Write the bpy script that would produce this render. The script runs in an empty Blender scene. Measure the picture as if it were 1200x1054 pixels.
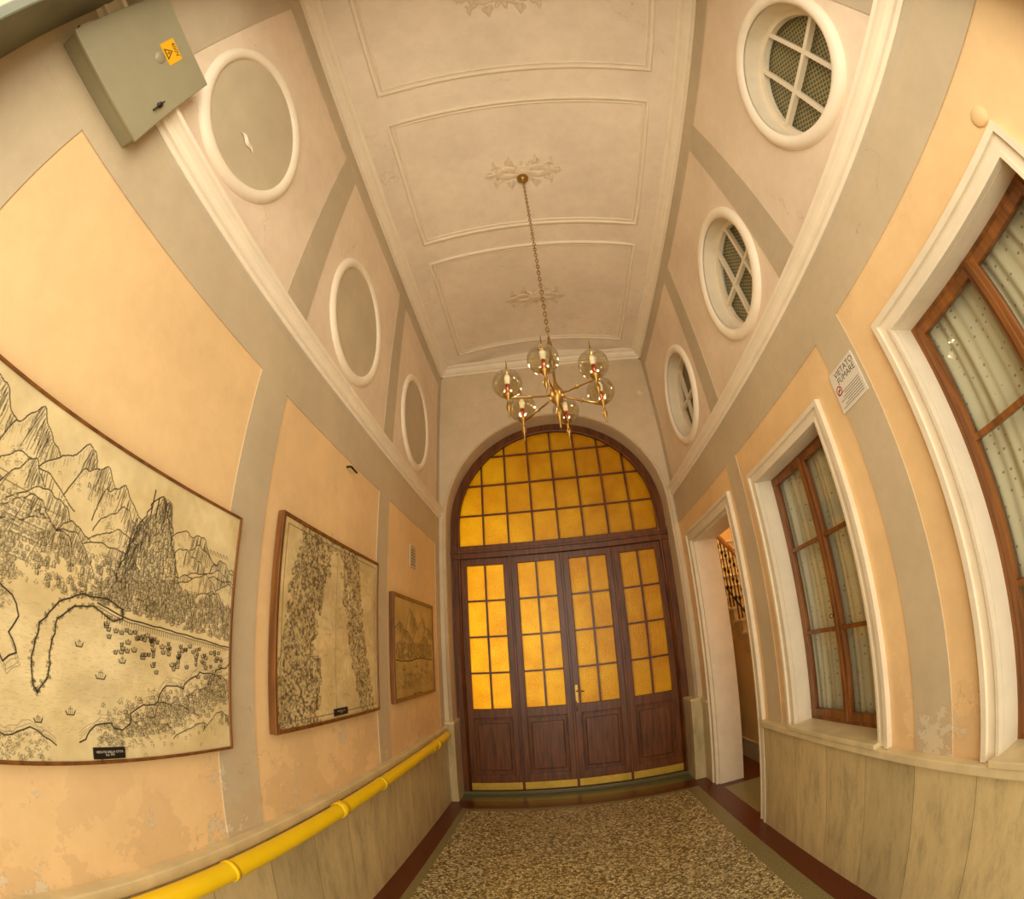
import bpy, bmesh, math, random
import numpy as np
from mathutils import Vector, Matrix
random.seed(7); rng=np.random.default_rng(7)
sc=bpy.context.scene
W=3.0; D=5.17; H=5.79; Y0=-0.5
pi=math.pi
# ------------------------------------------------------------------ materials
def srgb(r,g,b):
    f=lambda c:(c/255/12.92) if c/255<=0.04045 else ((c/255+0.055)/1.055)**2.4
    return (f(r),f(g),f(b),1)
def newmat(name):
    m=bpy.data.materials.new(name); m.use_nodes=True
    nt=m.node_tree; bs=nt.nodes['Principled BSDF']; return m,nt,bs
def N(nt,t,**k):
    n=nt.nodes.new(t)
    for a,b in k.items(): setattr(n,a,b)
    return n
def pos(nt): return N(nt,'ShaderNodeNewGeometry').outputs['Position']
def noise(nt,scale,detail=4,rough=.6,vec=None):
    n=N(nt,'ShaderNodeTexNoise'); n.inputs['Scale'].default_value=scale; n.inputs['Detail'].default_value=detail; n.inputs['Roughness'].default_value=rough
    nt.links.new(vec or pos(nt),n.inputs['Vector']); return n
def ramp(nt,fac,stops):
    r=N(nt,'ShaderNodeValToRGB'); e=r.color_ramp.elements
    while len(e)<len(stops): e.new(0.5)
    for i,(p,c) in enumerate(stops): e[i].position=p; e[i].color=c
    nt.links.new(fac,r.inputs['Fac']); return r.outputs['Color']
def mix(nt,fac,a,b,bt='MIX'):
    m=N(nt,'ShaderNodeMix',data_type='RGBA',blend_type=bt)
    if isinstance(fac,(int,float)): m.inputs[0].default_value=fac
    else: nt.links.new(fac,m.inputs[0])
    for s,i in((a,6),(b,7)):
        if isinstance(s,tuple): m.inputs[i].default_value=s
        else: nt.links.new(s,m.inputs[i])
    return m.outputs[2]
def math_(nt,op,a,b=None,c=None):
    m=N(nt,'ShaderNodeMath',operation=op)
    for i,s in enumerate((a,b,c)):
        if s is None: continue
        if isinstance(s,(int,float)): m.inputs[i].default_value=s
        else: nt.links.new(s,m.inputs[i])
    return m.outputs[0]
def bump(nt,bs,h,st=.2,dist=.01):
    b=N(nt,'ShaderNodeBump'); b.inputs['Strength'].default_value=st; b.inputs['Distance'].default_value=dist
    nt.links.new(h,b.inputs['Height']); nt.links.new(b.outputs[0],bs.inputs['Normal'])
def dark(c,f): return (c[0]*f,c[1]*f,c[2]*f,1)
def simple(name,c,rough=.6,metal=0,var=.12,scale=6,bmp=.0,bscale=60):
    m,nt,bs=newmat(name)
    n=noise(nt,scale)
    col=ramp(nt,n.outputs['Fac'],[(.3,dark(c,1-var)),(.7,dark(c,1+var*.5))])
    nt.links.new(col,bs.inputs['Base Color']); bs.inputs['Roughness'].default_value=rough; bs.inputs['Metallic'].default_value=metal
    if bmp: bump(nt,bs,noise(nt,bscale,3).outputs['Fac'],bmp)
    return m
def sepz(nt):
    s=N(nt,'ShaderNodeSeparateXYZ'); nt.links.new(pos(nt),s.inputs[0]); return s.outputs
def plaster(name,clow,chigh,peel=True):
    m,nt,bs=newmat(name)
    s=sepz(nt); z=s[2]
    hi=math_(nt,'GREATER_THAN',z,3.5)
    base=mix(nt,hi,clow,chigh)
    n=noise(nt,1.3,5); v=ramp(nt,n.outputs['Fac'],[(.3,(.87,.86,.86,1)),(.7,(1.05,1.05,1.05,1))])
    col=mix(nt,1.0,base,v,'MULTIPLY')
    n2=noise(nt,9,6,.7); v2=ramp(nt,n2.outputs['Fac'],[(.35,(.95,.94,.93,1)),(.6,(1,1,1,1))])
    col=mix(nt,1.0,col,v2,'MULTIPLY')
    if peel:
        nd=noise(nt,2.1,6,.7); dd=math_(nt,'MULTIPLY',math_(nt,'MAXIMUM',math_(nt,'SUBTRACT',1.7,z),0.0),.55)
        dm=math_(nt,'MINIMUM',math_(nt,'MULTIPLY',math_(nt,'GREATER_THAN',math_(nt,'ADD',nd.outputs['Fac'],math_(nt,'MULTIPLY',dd,.35)),.60),dd),.35)
        col=mix(nt,dm,col,srgb(206,172,128))
        n3=noise(nt,3.2,7,.75)
        low=math_(nt,'MULTIPLY',math_(nt,'SUBTRACT',1.6,z),.2); low=math_(nt,'MAXIMUM',low,-.05)
        k=math_(nt,'ADD',n3.outputs['Fac'],low)
        f=math_(nt,'GREATER_THAN',k,.68)
        col=mix(nt,math_(nt,'MULTIPLY',f,.75),col,srgb(222,208,180))
        edge=math_(nt,'MULTIPLY',math_(nt,'GREATER_THAN',k,.674),math_(nt,'SUBTRACT',1.0,f))
        col=mix(nt,math_(nt,'MULTIPLY',edge,.5),col,srgb(130,110,82))
    vo=N(nt,'ShaderNodeTexVoronoi',feature='DISTANCE_TO_EDGE'); vo.inputs['Scale'].default_value=.8
    nn=noise(nt,4,4); add=N(nt,'ShaderNodeVectorMath',operation='MULTIPLY_ADD'); nt.links.new(nn.outputs['Color'],add.inputs[0]); add.inputs[1].default_value=(.35,.35,.35); nt.links.new(pos(nt),add.inputs[2])
    nt.links.new(add.outputs[0],vo.inputs['Vector'])
    cr=math_(nt,'LESS_THAN',vo.outputs['Distance'],.0018)
    gate=math_(nt,'GREATER_THAN',noise(nt,.9,2).outputs['Fac'],.55)
    col=mix(nt,math_(nt,'MULTIPLY',math_(nt,'MULTIPLY',cr,gate),.25),col,srgb(120,100,80))
    nt.links.new(col,bs.inputs['Base Color']); bs.inputs['Roughness'].default_value=.55
    bump(nt,bs,noise(nt,14,5).outputs['Fac'],.12,.01)
    return m
M_WALL=plaster('plaster_peach',srgb(246,210,156),srgb(246,226,200))
M_UP=plaster('plaster_back_wall',srgb(220,200,166),srgb(222,202,170),False)
M_GREY=plaster('plaster_grey_band',srgb(210,192,160),srgb(206,190,162),True)
M_CEIL=plaster('plaster_ceiling',srgb(251,236,214),srgb(251,236,214),False)
M_MOULD=simple('moulding_paint',srgb(250,236,212),.5,var=.05)
M_ROSE=simple('rosette_paint',srgb(240,220,190),.5,var=.08,scale=20)
M_DISC=simple('oval_panel_grey',srgb(204,188,158),.6,var=.1,scale=3)
M_WHITE=simple('window_white_paint',srgb(236,222,196),.45,var=.08)
def wood(name,c1,c2,axis='Z'):
    m,nt,bs=newmat(name)
    mp=N(nt,'ShaderNodeMapping'); nt.links.new(pos(nt),mp.inputs[0]); mp.inputs['Scale'].default_value=(12,12,1.2)
    n=noise(nt,2.2,6,.6,mp.outputs[0])
    col=ramp(nt,n.outputs['Fac'],[(.3,c1),(.7,c2)])
    nt.links.new(col,bs.inputs['Base Color']); bs.inputs['Roughness'].default_value=.34
    bump(nt,bs,n.outputs['Fac'],.15,.004); return m
M_WOODD=wood('door_wood_dark',srgb(68,34,8),srgb(128,70,20))
M_WOODW=wood('window_wood',srgb(92,52,18),srgb(150,92,38))
M_FRAME=wood('picture_frame_wood',srgb(90,52,18),srgb(140,88,36))
M_BRASS=simple('brass',srgb(172,136,74),.33,1,.2,12)
M_KICK=simple('brass_kickplate',srgb(214,176,70),.4,.6,.2,8)
M_BLACK=simple('label_black',srgb(28,22,14),.4,0,.1)
M_YEL=simple('pipe_yellow_enamel',srgb(248,208,20),.35,0,.06,5)
M_BOX=simple('electrical_box_paint',srgb(160,152,122),.42,.1,.1,3)
M_DOORG=simple('entrance_frame_paint',srgb(116,118,98),.4,0,.15,6)
M_STICK=simple('sticker_yellow',srgb(240,178,20),.4,0,.03)
M_SIGN=simple('sign_plate_white',srgb(226,218,202),.35,0,.03)
M_RED=simple('sign_red',srgb(190,40,25),.4,0,.03)
M_CANDLE=simple('candle_sleeve_red',srgb(160,50,24),.4,0,.05)
M_BULB=simple('bulb_opal',srgb(246,240,226),.25,0,.02)
M_IRON=simple('railing_iron',srgb(40,32,22),.5,.5,.1)
M_STAIR=simple('stair_stone',srgb(200,172,116),.5,0,.2,4)
M_STWALL=simple('stairwell_plaster',srgb(238,196,122),.6,0,.12,2)
M_VEST=simple('vestibule_plaster',srgb(236,226,200),.7,0,.06,2)
M_DARKROOM=simple('back_room_plaster',srgb(150,140,110),.7,0,.1,2)
def marble(name,c,along):
    m,nt,bs=newmat(name)
    s=sepz(nt)
    a=s[1] if along=='y' else s[0]
    mp=N(nt,'ShaderNodeMapping'); nt.links.new(pos(nt),mp.inputs[0]); mp.inputs['Scale'].default_value=(3,3,.9)
    n=noise(nt,2.8,9,.76,mp.outputs[0])
    col=ramp(nt,n.outputs['Fac'],[(.28,dark(c,.58)),(.5,c),(.72,dark(c,1.2))])
    slab=math_(nt,'FLOOR',math_(nt,'DIVIDE',a,.42))
    wn=N(nt,'ShaderNodeTexWhiteNoise',noise_dimensions='1D'); nt.links.new(slab,wn.inputs['W'])
    sv=ramp(nt,wn.outputs['Value'],[(0,(.84,.84,.82,1)),(1,(1.05,1.04,1.0,1))])
    col=mix(nt,1,col,sv,'MULTIPLY')
    fr=math_(nt,'FRACT',math_(nt,'DIVIDE',a,.42))
    seam=math_(nt,'LESS_THAN',fr,.009)
    col=mix(nt,math_(nt,'MULTIPLY',seam,.7),col,srgb(70,55,32))
    nt.links.new(col,bs.inputs['Base Color']); bs.inputs['Roughness'].default_value=.33
    return m
M_MARB=marble('dado_marble',srgb(210,190,144),'y')
M_CAP=simple('dado_cap_marble',srgb(222,204,160),.35,0,.18,5)
def terrazzo():
    m,nt,bs=newmat('floor_terrazzo_chips')
    vo=N(nt,'ShaderNodeTexVoronoi'); vo.inputs['Scale'].default_value=60
    nn=noise(nt,30,2); add=N(nt,'ShaderNodeVectorMath',operation='MULTIPLY_ADD'); nt.links.new(nn.outputs['Color'],add.inputs[0]); add.inputs[1].default_value=(.02,.02,.02); nt.links.new(pos(nt),add.inputs[2])
    nt.links.new(add.outputs[0],vo.inputs['Vector'])
    sp=N(nt,'ShaderNodeSeparateColor'); nt.links.new(vo.outputs['Color'],sp.inputs[0])
    col=ramp(nt,sp.outputs[0],[(0,srgb(70,58,34)),(.25,srgb(130,112,70)),(.5,srgb(184,166,116)),(.8,srgb(222,208,160)),(1,srgb(242,232,194))])
    ed=N(nt,'ShaderNodeTexVoronoi',feature='DISTANCE_TO_EDGE'); ed.inputs['Scale'].default_value=60; nt.links.new(add.outputs[0],ed.inputs['Vector'])
    e=math_(nt,'LESS_THAN',ed.outputs['Distance'],.07)
    col=mix(nt,e,col,srgb(104,90,56))
    nt.links.new(col,bs.inputs['Base Color']); bs.inputs['Roughness'].default_value=.3
    return m
M_TERR=terrazzo()
def granit(name,c,c2):
    m,nt,bs=newmat(name)
    n=noise(nt,90,3,.8); col=ramp(nt,n.outputs['Fac'],[(.4,c),(.62,c2)])
    nt.links.new(col,bs.inputs['Base Color']); bs.inputs['Roughness'].default_value=.3; return m
M_REDF=granit('floor_red_border',srgb(72,30,14),srgb(112,52,26))
M_GRNF=granit('floor_grey_border',srgb(112,104,68),srgb(150,138,94))
M_THR=granit('threshold_stone',srgb(84,80,48),srgb(120,112,70))
def amber():
    m=bpy.data.materials.new('door_glass_amber'); m.use_nodes=True; nt=m.node_tree; nt.nodes.clear()
    out=N(nt,'ShaderNodeOutputMaterial'); tr=N(nt,'ShaderNodeBsdfTranslucent'); gl=N(nt,'ShaderNodeBsdfGlossy'); mx=N(nt,'ShaderNodeMixShader')
    n=noise(nt,3,4); col=ramp(nt,n.outputs['Fac'],[(.35,srgb(236,194,32)),(.65,srgb(250,216,56))])
    nt.links.new(col,tr.inputs['Color']); gl.inputs['Roughness'].default_value=.25; gl.inputs['Color'].default_value=(.9,.8,.5,1)
    vo=N(nt,'ShaderNodeTexVoronoi'); vo.inputs['Scale'].default_value=60; nt.links.new(pos(nt),vo.inputs['Vector'])
    b=N(nt,'ShaderNodeBump'); b.inputs['Strength'].default_value=.6; b.inputs['Distance'].default_value=.004; nt.links.new(vo.outputs['Distance'],b.inputs['Height'])
    nt.links.new(b.outputs[0],tr.inputs['Normal']); nt.links.new(b.outputs[0],gl.inputs['Normal'])
    mx.inputs[0].default_value=.05
    nt.links.new(tr.outputs[0],mx.inputs[1]); nt.links.new(gl.outputs[0],mx.inputs[2]); nt.links.new(mx.outputs[0],out.inputs[0]); return m
M_AMBER=amber()
def thinglass(name,tint,fac):
    m=bpy.data.materials.new(name); m.use_nodes=True; nt=m.node_tree; nt.nodes.clear()
    out=N(nt,'ShaderNodeOutputMaterial'); tr=N(nt,'ShaderNodeBsdfTransparent'); gl=N(nt,'ShaderNodeBsdfGlossy'); mx=N(nt,'ShaderNodeMixShader')
    tr.inputs['Color'].default_value=tint; gl.inputs['Roughness'].default_value=.04
    lw=N(nt,'ShaderNodeLayerWeight'); lw.inputs['Blend'].default_value=fac
    nt.links.new(lw.outputs['Facing'],mx.inputs[0])
    nt.links.new(tr.outputs[0],mx.inputs[1]); nt.links.new(gl.outputs[0],mx.inputs[2]); nt.links.new(mx.outputs[0],out.inputs[0]); return m
M_GLASS=thinglass('window_glass',(.92,.93,.90,1),.06)
M_GLOBE=thinglass('globe_glass_smoked',(.80,.75,.58,1),.35)
def curtain():
    m,nt,bs=newmat('lace_curtain')
    s=sepz(nt)
    cmb=N(nt,'ShaderNodeCombineXYZ'); nt.links.new(s[1],cmb.inputs[0]); nt.links.new(s[2],cmb.inputs[1])
    vo=N(nt,'ShaderNodeTexVoronoi'); vo.inputs['Scale'].default_value=24; vo.inputs['Randomness'].default_value=.35; nt.links.new(cmb.outputs[0],vo.inputs['Vector'])
    dot=math_(nt,'LESS_THAN',vo.outputs['Distance'],.15)
    col=mix(nt,dot,srgb(216,206,180),srgb(158,144,112))
    nt.links.new(col,bs.inputs['Base Color']); bs.inputs['Roughness'].default_value=.9
    return m
M_CURT=curtain()
def grille():
    m,nt,bs=newmat('window_mesh_grille')
    s=sepz(nt)
    def dia(k,op):
        a=math_(nt,op,s[1],s[2]); return math_(nt,'ABSOLUTE',math_(nt,'SUBTRACT',math_(nt,'FRACT',math_(nt,'MULTIPLY',a,k)),.5))
    l=math_(nt,'GREATER_THAN',math_(nt,'MAXIMUM',dia(24,'ADD'),dia(24,'SUBTRACT')),.38)
    col=mix(nt,l,srgb(84,78,42),srgb(176,164,116))
    nt.links.new(col,bs.inputs['Base Color']); bs.inputs['Roughness'].default_value=.6; return m
M_GRIL=grille()
def attrmat(name):
    m,nt,bs=newmat(name)
    a=N(nt,'ShaderNodeVertexColor',layer_name='Col')
    n=noise(nt,4,6,.65); v=ramp(nt,n.outputs['Fac'],[(.3,(.80,.74,.62,1)),(.62,(1,1,1,1))])
    nt.links.new(mix(nt,1,a.outputs['Color'],v,'MULTIPLY'),bs.inputs['Base Color']); bs.inputs['Roughness'].default_value=.5; return m
M_PRINT=attrmat('engraving_print')
# ------------------------------------------------------------------ mesh builder
class B:
    def __init__(s): s.v=[];s.f=[];s.m=[];s.sm=[];s.mats=[]
    def mi(s,m):
        if m not in s.mats: s.mats.append(m)
        return s.mats.index(m)
    def add(s,vs,fs,m,smooth=False):
        o=len(s.v); s.v+= [tuple(v) for v in vs]; k=s.mi(m)
        for f in fs: s.f.append([i+o for i in f]); s.m.append(k); s.sm.append(smooth)
    def box(s,x0,x1,y0,y1,z0,z1,m,bev=0):
        if bev:
            bm=bmesh.new(); bmesh.ops.create_cube(bm,size=1)
            bmesh.ops.scale(bm,vec=(x1-x0,y1-y0,z1-z0),verts=bm.verts); bmesh.ops.translate(bm,vec=((x0+x1)/2,(y0+y1)/2,(z0+z1)/2),verts=bm.verts)
            bmesh.ops.bevel(bm,geom=bm.edges[:],offset=bev,segments=2,affect='EDGES',profile=.5)
            bm.verts.index_update(); s.add([v.co[:] for v in bm.verts],[[v.index for v in f.verts] for f in bm.faces],m); bm.free(); return
        vs=[(x,y,z) for x in(x0,x1) for y in(y0,y1) for z in(z0,z1)]
        s.add(vs,[(0,1,3,2),(4,6,7,5),(0,4,5,1),(2,3,7,6),(0,2,6,4),(1,5,7,3)],m)
    def prism(s,poly,fn,a0,a1,m):
        n=len(poly); vs=[fn(p,q,a0) for p,q in poly]+[fn(p,q,a1) for p,q in poly]
        s.add(vs,[[i,(i+1)%n,n+(i+1)%n,n+i] for i in range(n)]+[list(range(n))[::-1],list(range(n,2*n))],m)
    def tube(s,path,r,m,seg=8,closed=False):
        P=[Vector(p) for p in path]; n=len(P); rr=r if isinstance(r,(list,tuple)) else [r]*n
        vs=[];up=None
        for i in range(n):
            a=P[(i-1)%n] if (closed or i>0) else P[i]; b=P[(i+1)%n] if (closed or i<n-1) else P[i]
            t=(b-a).normalized()
            if up is None:
                up=Vector((0,0,1)) if abs(t.z)<.9 else Vector((1,0,0))
            u=(up-t*up.dot(t))
            if u.length<1e-6: u=t.orthogonal()
            u.normalize(); up=u; w=t.cross(u)
            for k in range(seg):
                an=2*pi*k/seg; vs.append(P[i]+(u*math.cos(an)+w*math.sin(an))*rr[i])
        fs=[]
        for i in range(n if closed else n-1):
            j=(i+1)%n
            for k in range(seg): fs.append([i*seg+k,i*seg+(k+1)%seg,j*seg+(k+1)%seg,j*seg+k])
        if not closed: fs+= [list(range(seg))[::-1],list(range((n-1)*seg,n*seg))]
        s.add(vs,fs,m,True)
    def lathe(s,prof,o,ax,m,seg=24,smooth=True,vs_=1.0):
        o=Vector(o); w=Vector(ax).normalized(); u=w.orthogonal().normalized()
        if abs(w.x)>.99: u=Vector((0,1,0))
        if abs(w.y)>.99: u=Vector((1,0,0))
        if abs(w.z)>.99: u=Vector((1,0,0))
        v=w.cross(u); vs=[]
        for k in range(seg):
            an=2*pi*k/seg; d=u*math.cos(an)+v*math.sin(an)
            for r,h in prof:
                q=d*r
                q.z*= vs_
                vs.append(o+q+w*h)
        n=len(prof); fs=[]
        for k in range(seg):
            j=(k+1)%seg
            for i in range(n-1): fs.append([k*n+i,j*n+i,j*n+i+1,k*n+i+1])
        s.add(vs,fs,m,smooth)
    def sphere(s,c,r,m,seg=16,rings=10,sc=(1,1,1)):
        vs=[];fs=[]
        for i in range(rings+1):
            t=pi*i/rings
            for k in range(seg):
                a=2*pi*k/seg; vs.append((c[0]+r*sc[0]*math.sin(t)*math.cos(a),c[1]+r*sc[1]*math.sin(t)*math.sin(a),c[2]+r*sc[2]*math.cos(t)))
        for i in range(rings):
            for k in range(seg): fs.append([i*seg+k,(i+1)*seg+k,(i+1)*seg+(k+1)%seg,i*seg+(k+1)%seg])
        s.add(vs,fs,m,True)
    def plate(s,outer,holes,fn,m):
        cu=bpy.data.curves.new('tmp','CURVE'); cu.dimensions='2D'; cu.fill_mode='BOTH'; cu.extrude=.5
        for pts in [outer]+holes:
            sp=cu.splines.new('POLY'); sp.points.add(len(pts)-1); sp.use_cyclic_u=True
            for i,p in enumerate(pts): sp.points[i].co=(p[0],p[1],0,1)
        ob=bpy.data.objects.new('tmp',cu); sc.collection.objects.link(ob)
        dg=bpy.context.evaluated_depsgraph_get(); me=bpy.data.meshes.new_from_object(ob.evaluated_get(dg))
        s.add([fn(v.co.x,v.co.y,v.co.z+.5) for v in me.vertices],[list(p.vertices) for p in me.polygons],m)
        bpy.data.objects.remove(ob); bpy.data.meshes.remove(me); bpy.data.curves.remove(cu)
    def text(s,txt,size,fn,m,align='CENTER'):
        cu=bpy.data.curves.new('t','FONT'); cu.body=txt; cu.size=size; cu.align_x=align; cu.align_y='CENTER'; cu.resolution_u=2; cu.space_line=.85
        ob=bpy.data.objects.new('t',cu); sc.collection.objects.link(ob)
        dg=bpy.context.evaluated_depsgraph_get(); me=bpy.data.meshes.new_from_object(ob.evaluated_get(dg))
        s.add([fn(v.co.x,v.co.y) for v in me.vertices],[list(p.vertices) for p in me.polygons],m)
        bpy.data.objects.remove(ob); bpy.data.meshes.remove(me); bpy.data.curves.remove(cu)
    def done(s,name,parent=None,norm=True):
        me=bpy.data.meshes.new(name); me.from_pydata(s.v,[],s.f)
        for m in s.mats: me.materials.append(m)
        me.polygons.foreach_set('material_index',s.m); me.polygons.foreach_set('use_smooth',s.sm)
        if norm:
            bm=bmesh.new(); bm.from_mesh(me); bmesh.ops.remove_doubles(bm,verts=bm.verts,dist=1e-5); bmesh.ops.recalc_face_normals(bm,faces=bm.faces); bm.to_mesh(me); bm.free()
        ob=bpy.data.objects.new(name,me); sc.collection.objects.link(ob)
        co=[Vector(v.co) for v in me.vertices]
        if co:
            mn=Vector([min(c[i] for c in co) for i in range(3)]); mx=Vector([max(c[i] for c in co) for i in range(3)]); c=(mn+mx)/2; c.z=mn.z
            me.transform(Matrix.Translation(-c)); ob.location=c
        if parent: ob.parent=parent
        return ob
def empty(name):
    e=bpy.data.objects.new(name,None); sc.collection.objects.link(e); return e
def ellipse(cy,cz,r,e,n=64):
    return [(cy+r*math.cos(2*pi*i/n),cz+r*e*math.sin(2*pi*i/n)) for i in range(n)]
def rect(a0,a1,b0,b1): return [(a0,b0),(a1,b0),(a1,b1),(a0,b1)]
PIL=[(-.5,-.035),(1.445,1.706),(3.185,3.42)]
OVL=[.55,2.38,4.09]; OVR=[.50,2.23,4.04]; OZ=4.36; EL=1.14
ZU=3.69; ZF=3.20; ZD=.98
WT=.25
# ------------------------------------------------------------------ shell
b=B(); b.plate(rect(Y0,D+.5,-.0,H+.3),[],lambda a,c,t:(-.2*t,a,c),M_WALL); b.done('wall_left')
doorR=(3.60,4.80,2.88)
wins=[(.19,1.155),(1.99,2.955)]
b=B()
outer=[(Y0,0),(doorR[0],0),(doorR[0],doorR[2]),(doorR[1],doorR[2]),(doorR[1],0),(D+.5,0),(D+.5,H+.3),(Y0,H+.3)]
holes=[rect(w[0],w[1],1.0,2.86) for w in wins]+[ellipse(y,OZ,.43,EL) for y in OVR]
b.plate(outer,holes,lambda a,c,t:(W+WT*t,a,c),M_WALL); b.done('wall_right')
AR=1.41; ACX=1.5; AZ=3.5
arch=[(0,0),(ACX-AR,0)]+[(ACX-AR*math.cos(pi*i/40),AZ+AR*math.sin(pi*i/40)) for i in range(41)]+[(ACX+AR,0),(W,0),(W,H+.3),(0,H+.3)]
b=B(); b.plate(arch,[],lambda a,c,t:(a,D+.35*t,c),M_UP); b.done('wall_back')
b=B()
b.box(0,W,Y0-.15,Y0,4.6,H+.3,M_UP)
b.box(0,.3,Y0-.15,Y0,0,4.6,M_UP); b.box(2.7,3,Y0-.15,Y0,0,4.6,M_UP); b.done('wall_entrance')
b=B()
for x0,x1 in((.0,.32),(2.68,3.0)): b.box(x0,x1,Y0-.02,Y0+.03,0,4.55,M_DOORG,.008)
b.box(0,3,Y0-.02,Y0+.03,4.55,4.75,M_DOORG,.008); b.done('trim_entrance_frame')
# floor
b=B()
b.box(0,W,Y0,D,-.1,0,M_REDF); b.box(.20,2.80,Y0,4.90,-.05,.001,M_GRNF); b.box(.27,2.66,Y0,4.83,-.05,.002,M_TERR)
b.box(.09,2.91,D,D+.6,-.1,.0,M_THR)
b.box(W,5.4,2.6,7.6,-.1,0,M_REDF)
b.box(W+.02,3.55,3.75,4.65,-.05,.002,M_GRNF)
b.done('floor')
def cz(x): return 6.0-.207*((x-1.5)/1.5)**2
b=B(); n=24
vs=[];fs=[]
for i in range(n+1):
    x=W*i/n
    vs+=[(x,Y0,cz(x)),(x,D+.01,cz(x)),(x,Y0,6.2),(x,D+.01,6.2)]
for i in range(n):
    a=i*4;c=a+4; fs+=[(a,a+1,c+1,c),(a+2,c+2,c+3,a+3),(a,c,c+2,a+2),(a+1,a+3,c+3,c+1)]
b.add(vs,fs,M_CEIL); b.done('ceiling')
b=B()
prof=[(0,5.72),(.03,5.72),(.035,5.745),(.06,5.75),(.085,5.775),(.10,5.81),(.13,5.815),(.13,5.86),(0,5.86)]
b.prism(prof,lambda p,q,a:(p,a,q),Y0,D,M_MOULD)
b.prism(prof,lambda p,q,a:(W-p,a,q),Y0,D,M_MOULD)
b.prism(prof,lambda p,q,a:(a,D-p,q),0,W,M_MOULD)
b.prism([(.0,5.86),(.13,5.86),(.13,6.01),(0,6.01)],lambda p,q,a:(a,D-p*.3,q),0,W,M_MOULD)
b.done('trim_ceiling_cornice')
b=B()
def crect(x0,x1,y0,y1,dz=.0,n=14):
    P=[]
    P+=[(x0+(x1-x0)*i/n,y0) for i in range(n)]; P+=[(x1,y0+(y1-y0)*i/6) for i in range(6)]
    P+=[(x1-(x1-x0)*i/n,y1) for i in range(n)]; P+=[(x0,y1-(y1-y0)*i/6) for i in range(6)]
    return [(x,y,cz(x)-dz) for x,y in P]
for y0,y1 in((-.47,1.03),(1.35,2.82),(3.12,4.84)):
    b.tube(crect(.35,2.68,y0,y1,.006),.02,M_MOULD,8,True)
    b.tube(crect(.39,2.64,y0+.04,y1-.04,.002),.011,M_MOULD,6,True)
b.done('trim_ceiling_panels')
def leaf(b,c,ang,L,wd,m,curl=0):
    vs=[];fs=[];n=7
    for i in range(n+1):
        t=i/n; w=wd*math.sin(pi*min(1,t*.92+.06))**.8*(1+.18*math.sin(t*18))
        a=ang+curl*t; x=c[0]+L*t*math.cos(a); y=c[1]+L*t*math.sin(a); nx,ny=-math.sin(a),math.cos(a)
        for s_,dz in((-1,.002),(-.45,.018),(0,.010),(.45,.018),(1,.002)):
            xx=x+nx*w*s_; yy=y+ny*w*s_; vs.append((xx,yy,cz(xx)-dz))
    for i in range(n):
        for k in range(4): fs.append([i*5+k,i*5+k+1,i*5+5+k+1,i*5+5+k])
    b.add(vs,fs,m,True)
def spiral(b,c,r,a0,turn,m,rad=.009):
    P=[]
    for i in range(22):
        t=i/21; rr=r*(1-t*.85); a=a0+turn*t*2*pi*1.2
        x=c[0]+rr*math.cos(a); y=c[1]+rr*math.sin(a); P.append((x,y,cz(x)-.008))
    b.tube(P,[rad*(1-.4*i/21) for i in range(22)],m,6)
for k,yc in enumerate((.30,2.15,3.98)):
    b=B(); c=(1.5,yc)
    b.lathe([(.0,-.03),(.03,-.028),(.05,-.015),(.07,-.02),(.09,-.004),(.09,.02)],(1.5,yc,cz(1.5)),(0,0,1),M_ROSE,20)
    for i in range(10): leaf(b,c,2*pi*i/10+.2,.14,.026,M_ROSE)
    for sx in(-1,1):
        for sy in(-1,1):
            a=math.atan2(sy*.35,sx)
            leaf(b,(1.5+sx*.06,yc+sy*.03),a,.24,.035,M_ROSE,-sx*sy*.45)
            leaf(b,(1.5+sx*.10,yc+sy*.09),math.atan2(sy*.9,sx),.11,.024,M_ROSE,sx*sy*.6)
            leaf(b,(1.5+sx*.25,yc+sy*.07),math.atan2(sy*.8,sx),.10,.020,M_ROSE,sx*sy*.6)
            spiral(b,(1.5+sx*.25,yc+sy*.05),.055,a,sx*sy,M_ROSE,.010)
            spiral(b,(1.5+sx*.14,yc+sy*.12),.045,a+pi,-sx*sy,M_ROSE,.009)
            spiral(b,(1.5+sx*.33,yc+sy*.02),.035,a,-sx*sy,M_ROSE,.008)
        leaf(b,(1.5+sx*.2,yc),0 if sx>0 else pi,.19,.024,M_ROSE)
    b.done('ceiling_rosette',norm=False)
mp=[(0,3.555),(.012,3.555),(.02,3.575),(.035,3.58),(.035,3.60),(.022,3.607),(.03,3.63),(.05,3.645),(.065,3.65),(.065,3.675),(.05,3.69),(0,3.69)]
for side,fx in(('left',lambda p:p),('right',lambda p:W-p)):
    b=B(); b.prism(mp,lambda p,q,a:(fx(p),a,q),Y0,D-.0,M_MOULD); b.done('trim_cornice_'+side)
    b=B()
    def strip(y0,y1,z0,z1,t=.006):
        b.box(min(fx(-.01),fx(t)),max(fx(-.01),fx(t)),y0,y1,z0,z1,M_GREY)
    strip(Y0,D,ZF,3.56); strip(Y0,D,5.52,5.73,.008)
    for i,(y0,y1) in enumerate(PIL):
        if side=='left' or i: strip(y0,y1,ZD,ZF,.0055)
        strip(y0,y1,3.69,5.52,.0055)
    if side=='left': strip(4.98,D,ZD,ZF,.0055)
    strip(5.02,D,3.69,5.52,.0055)
    b.done('trim_grey_bands_'+side)
b=B()
b.box(-.01,.03,Y0,D,0,.93,M_MARB); b.box(-.01,.055,Y0,D,.93,.985,M_CAP,.006); b.done('trim_dado_left')
b=B()
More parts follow.
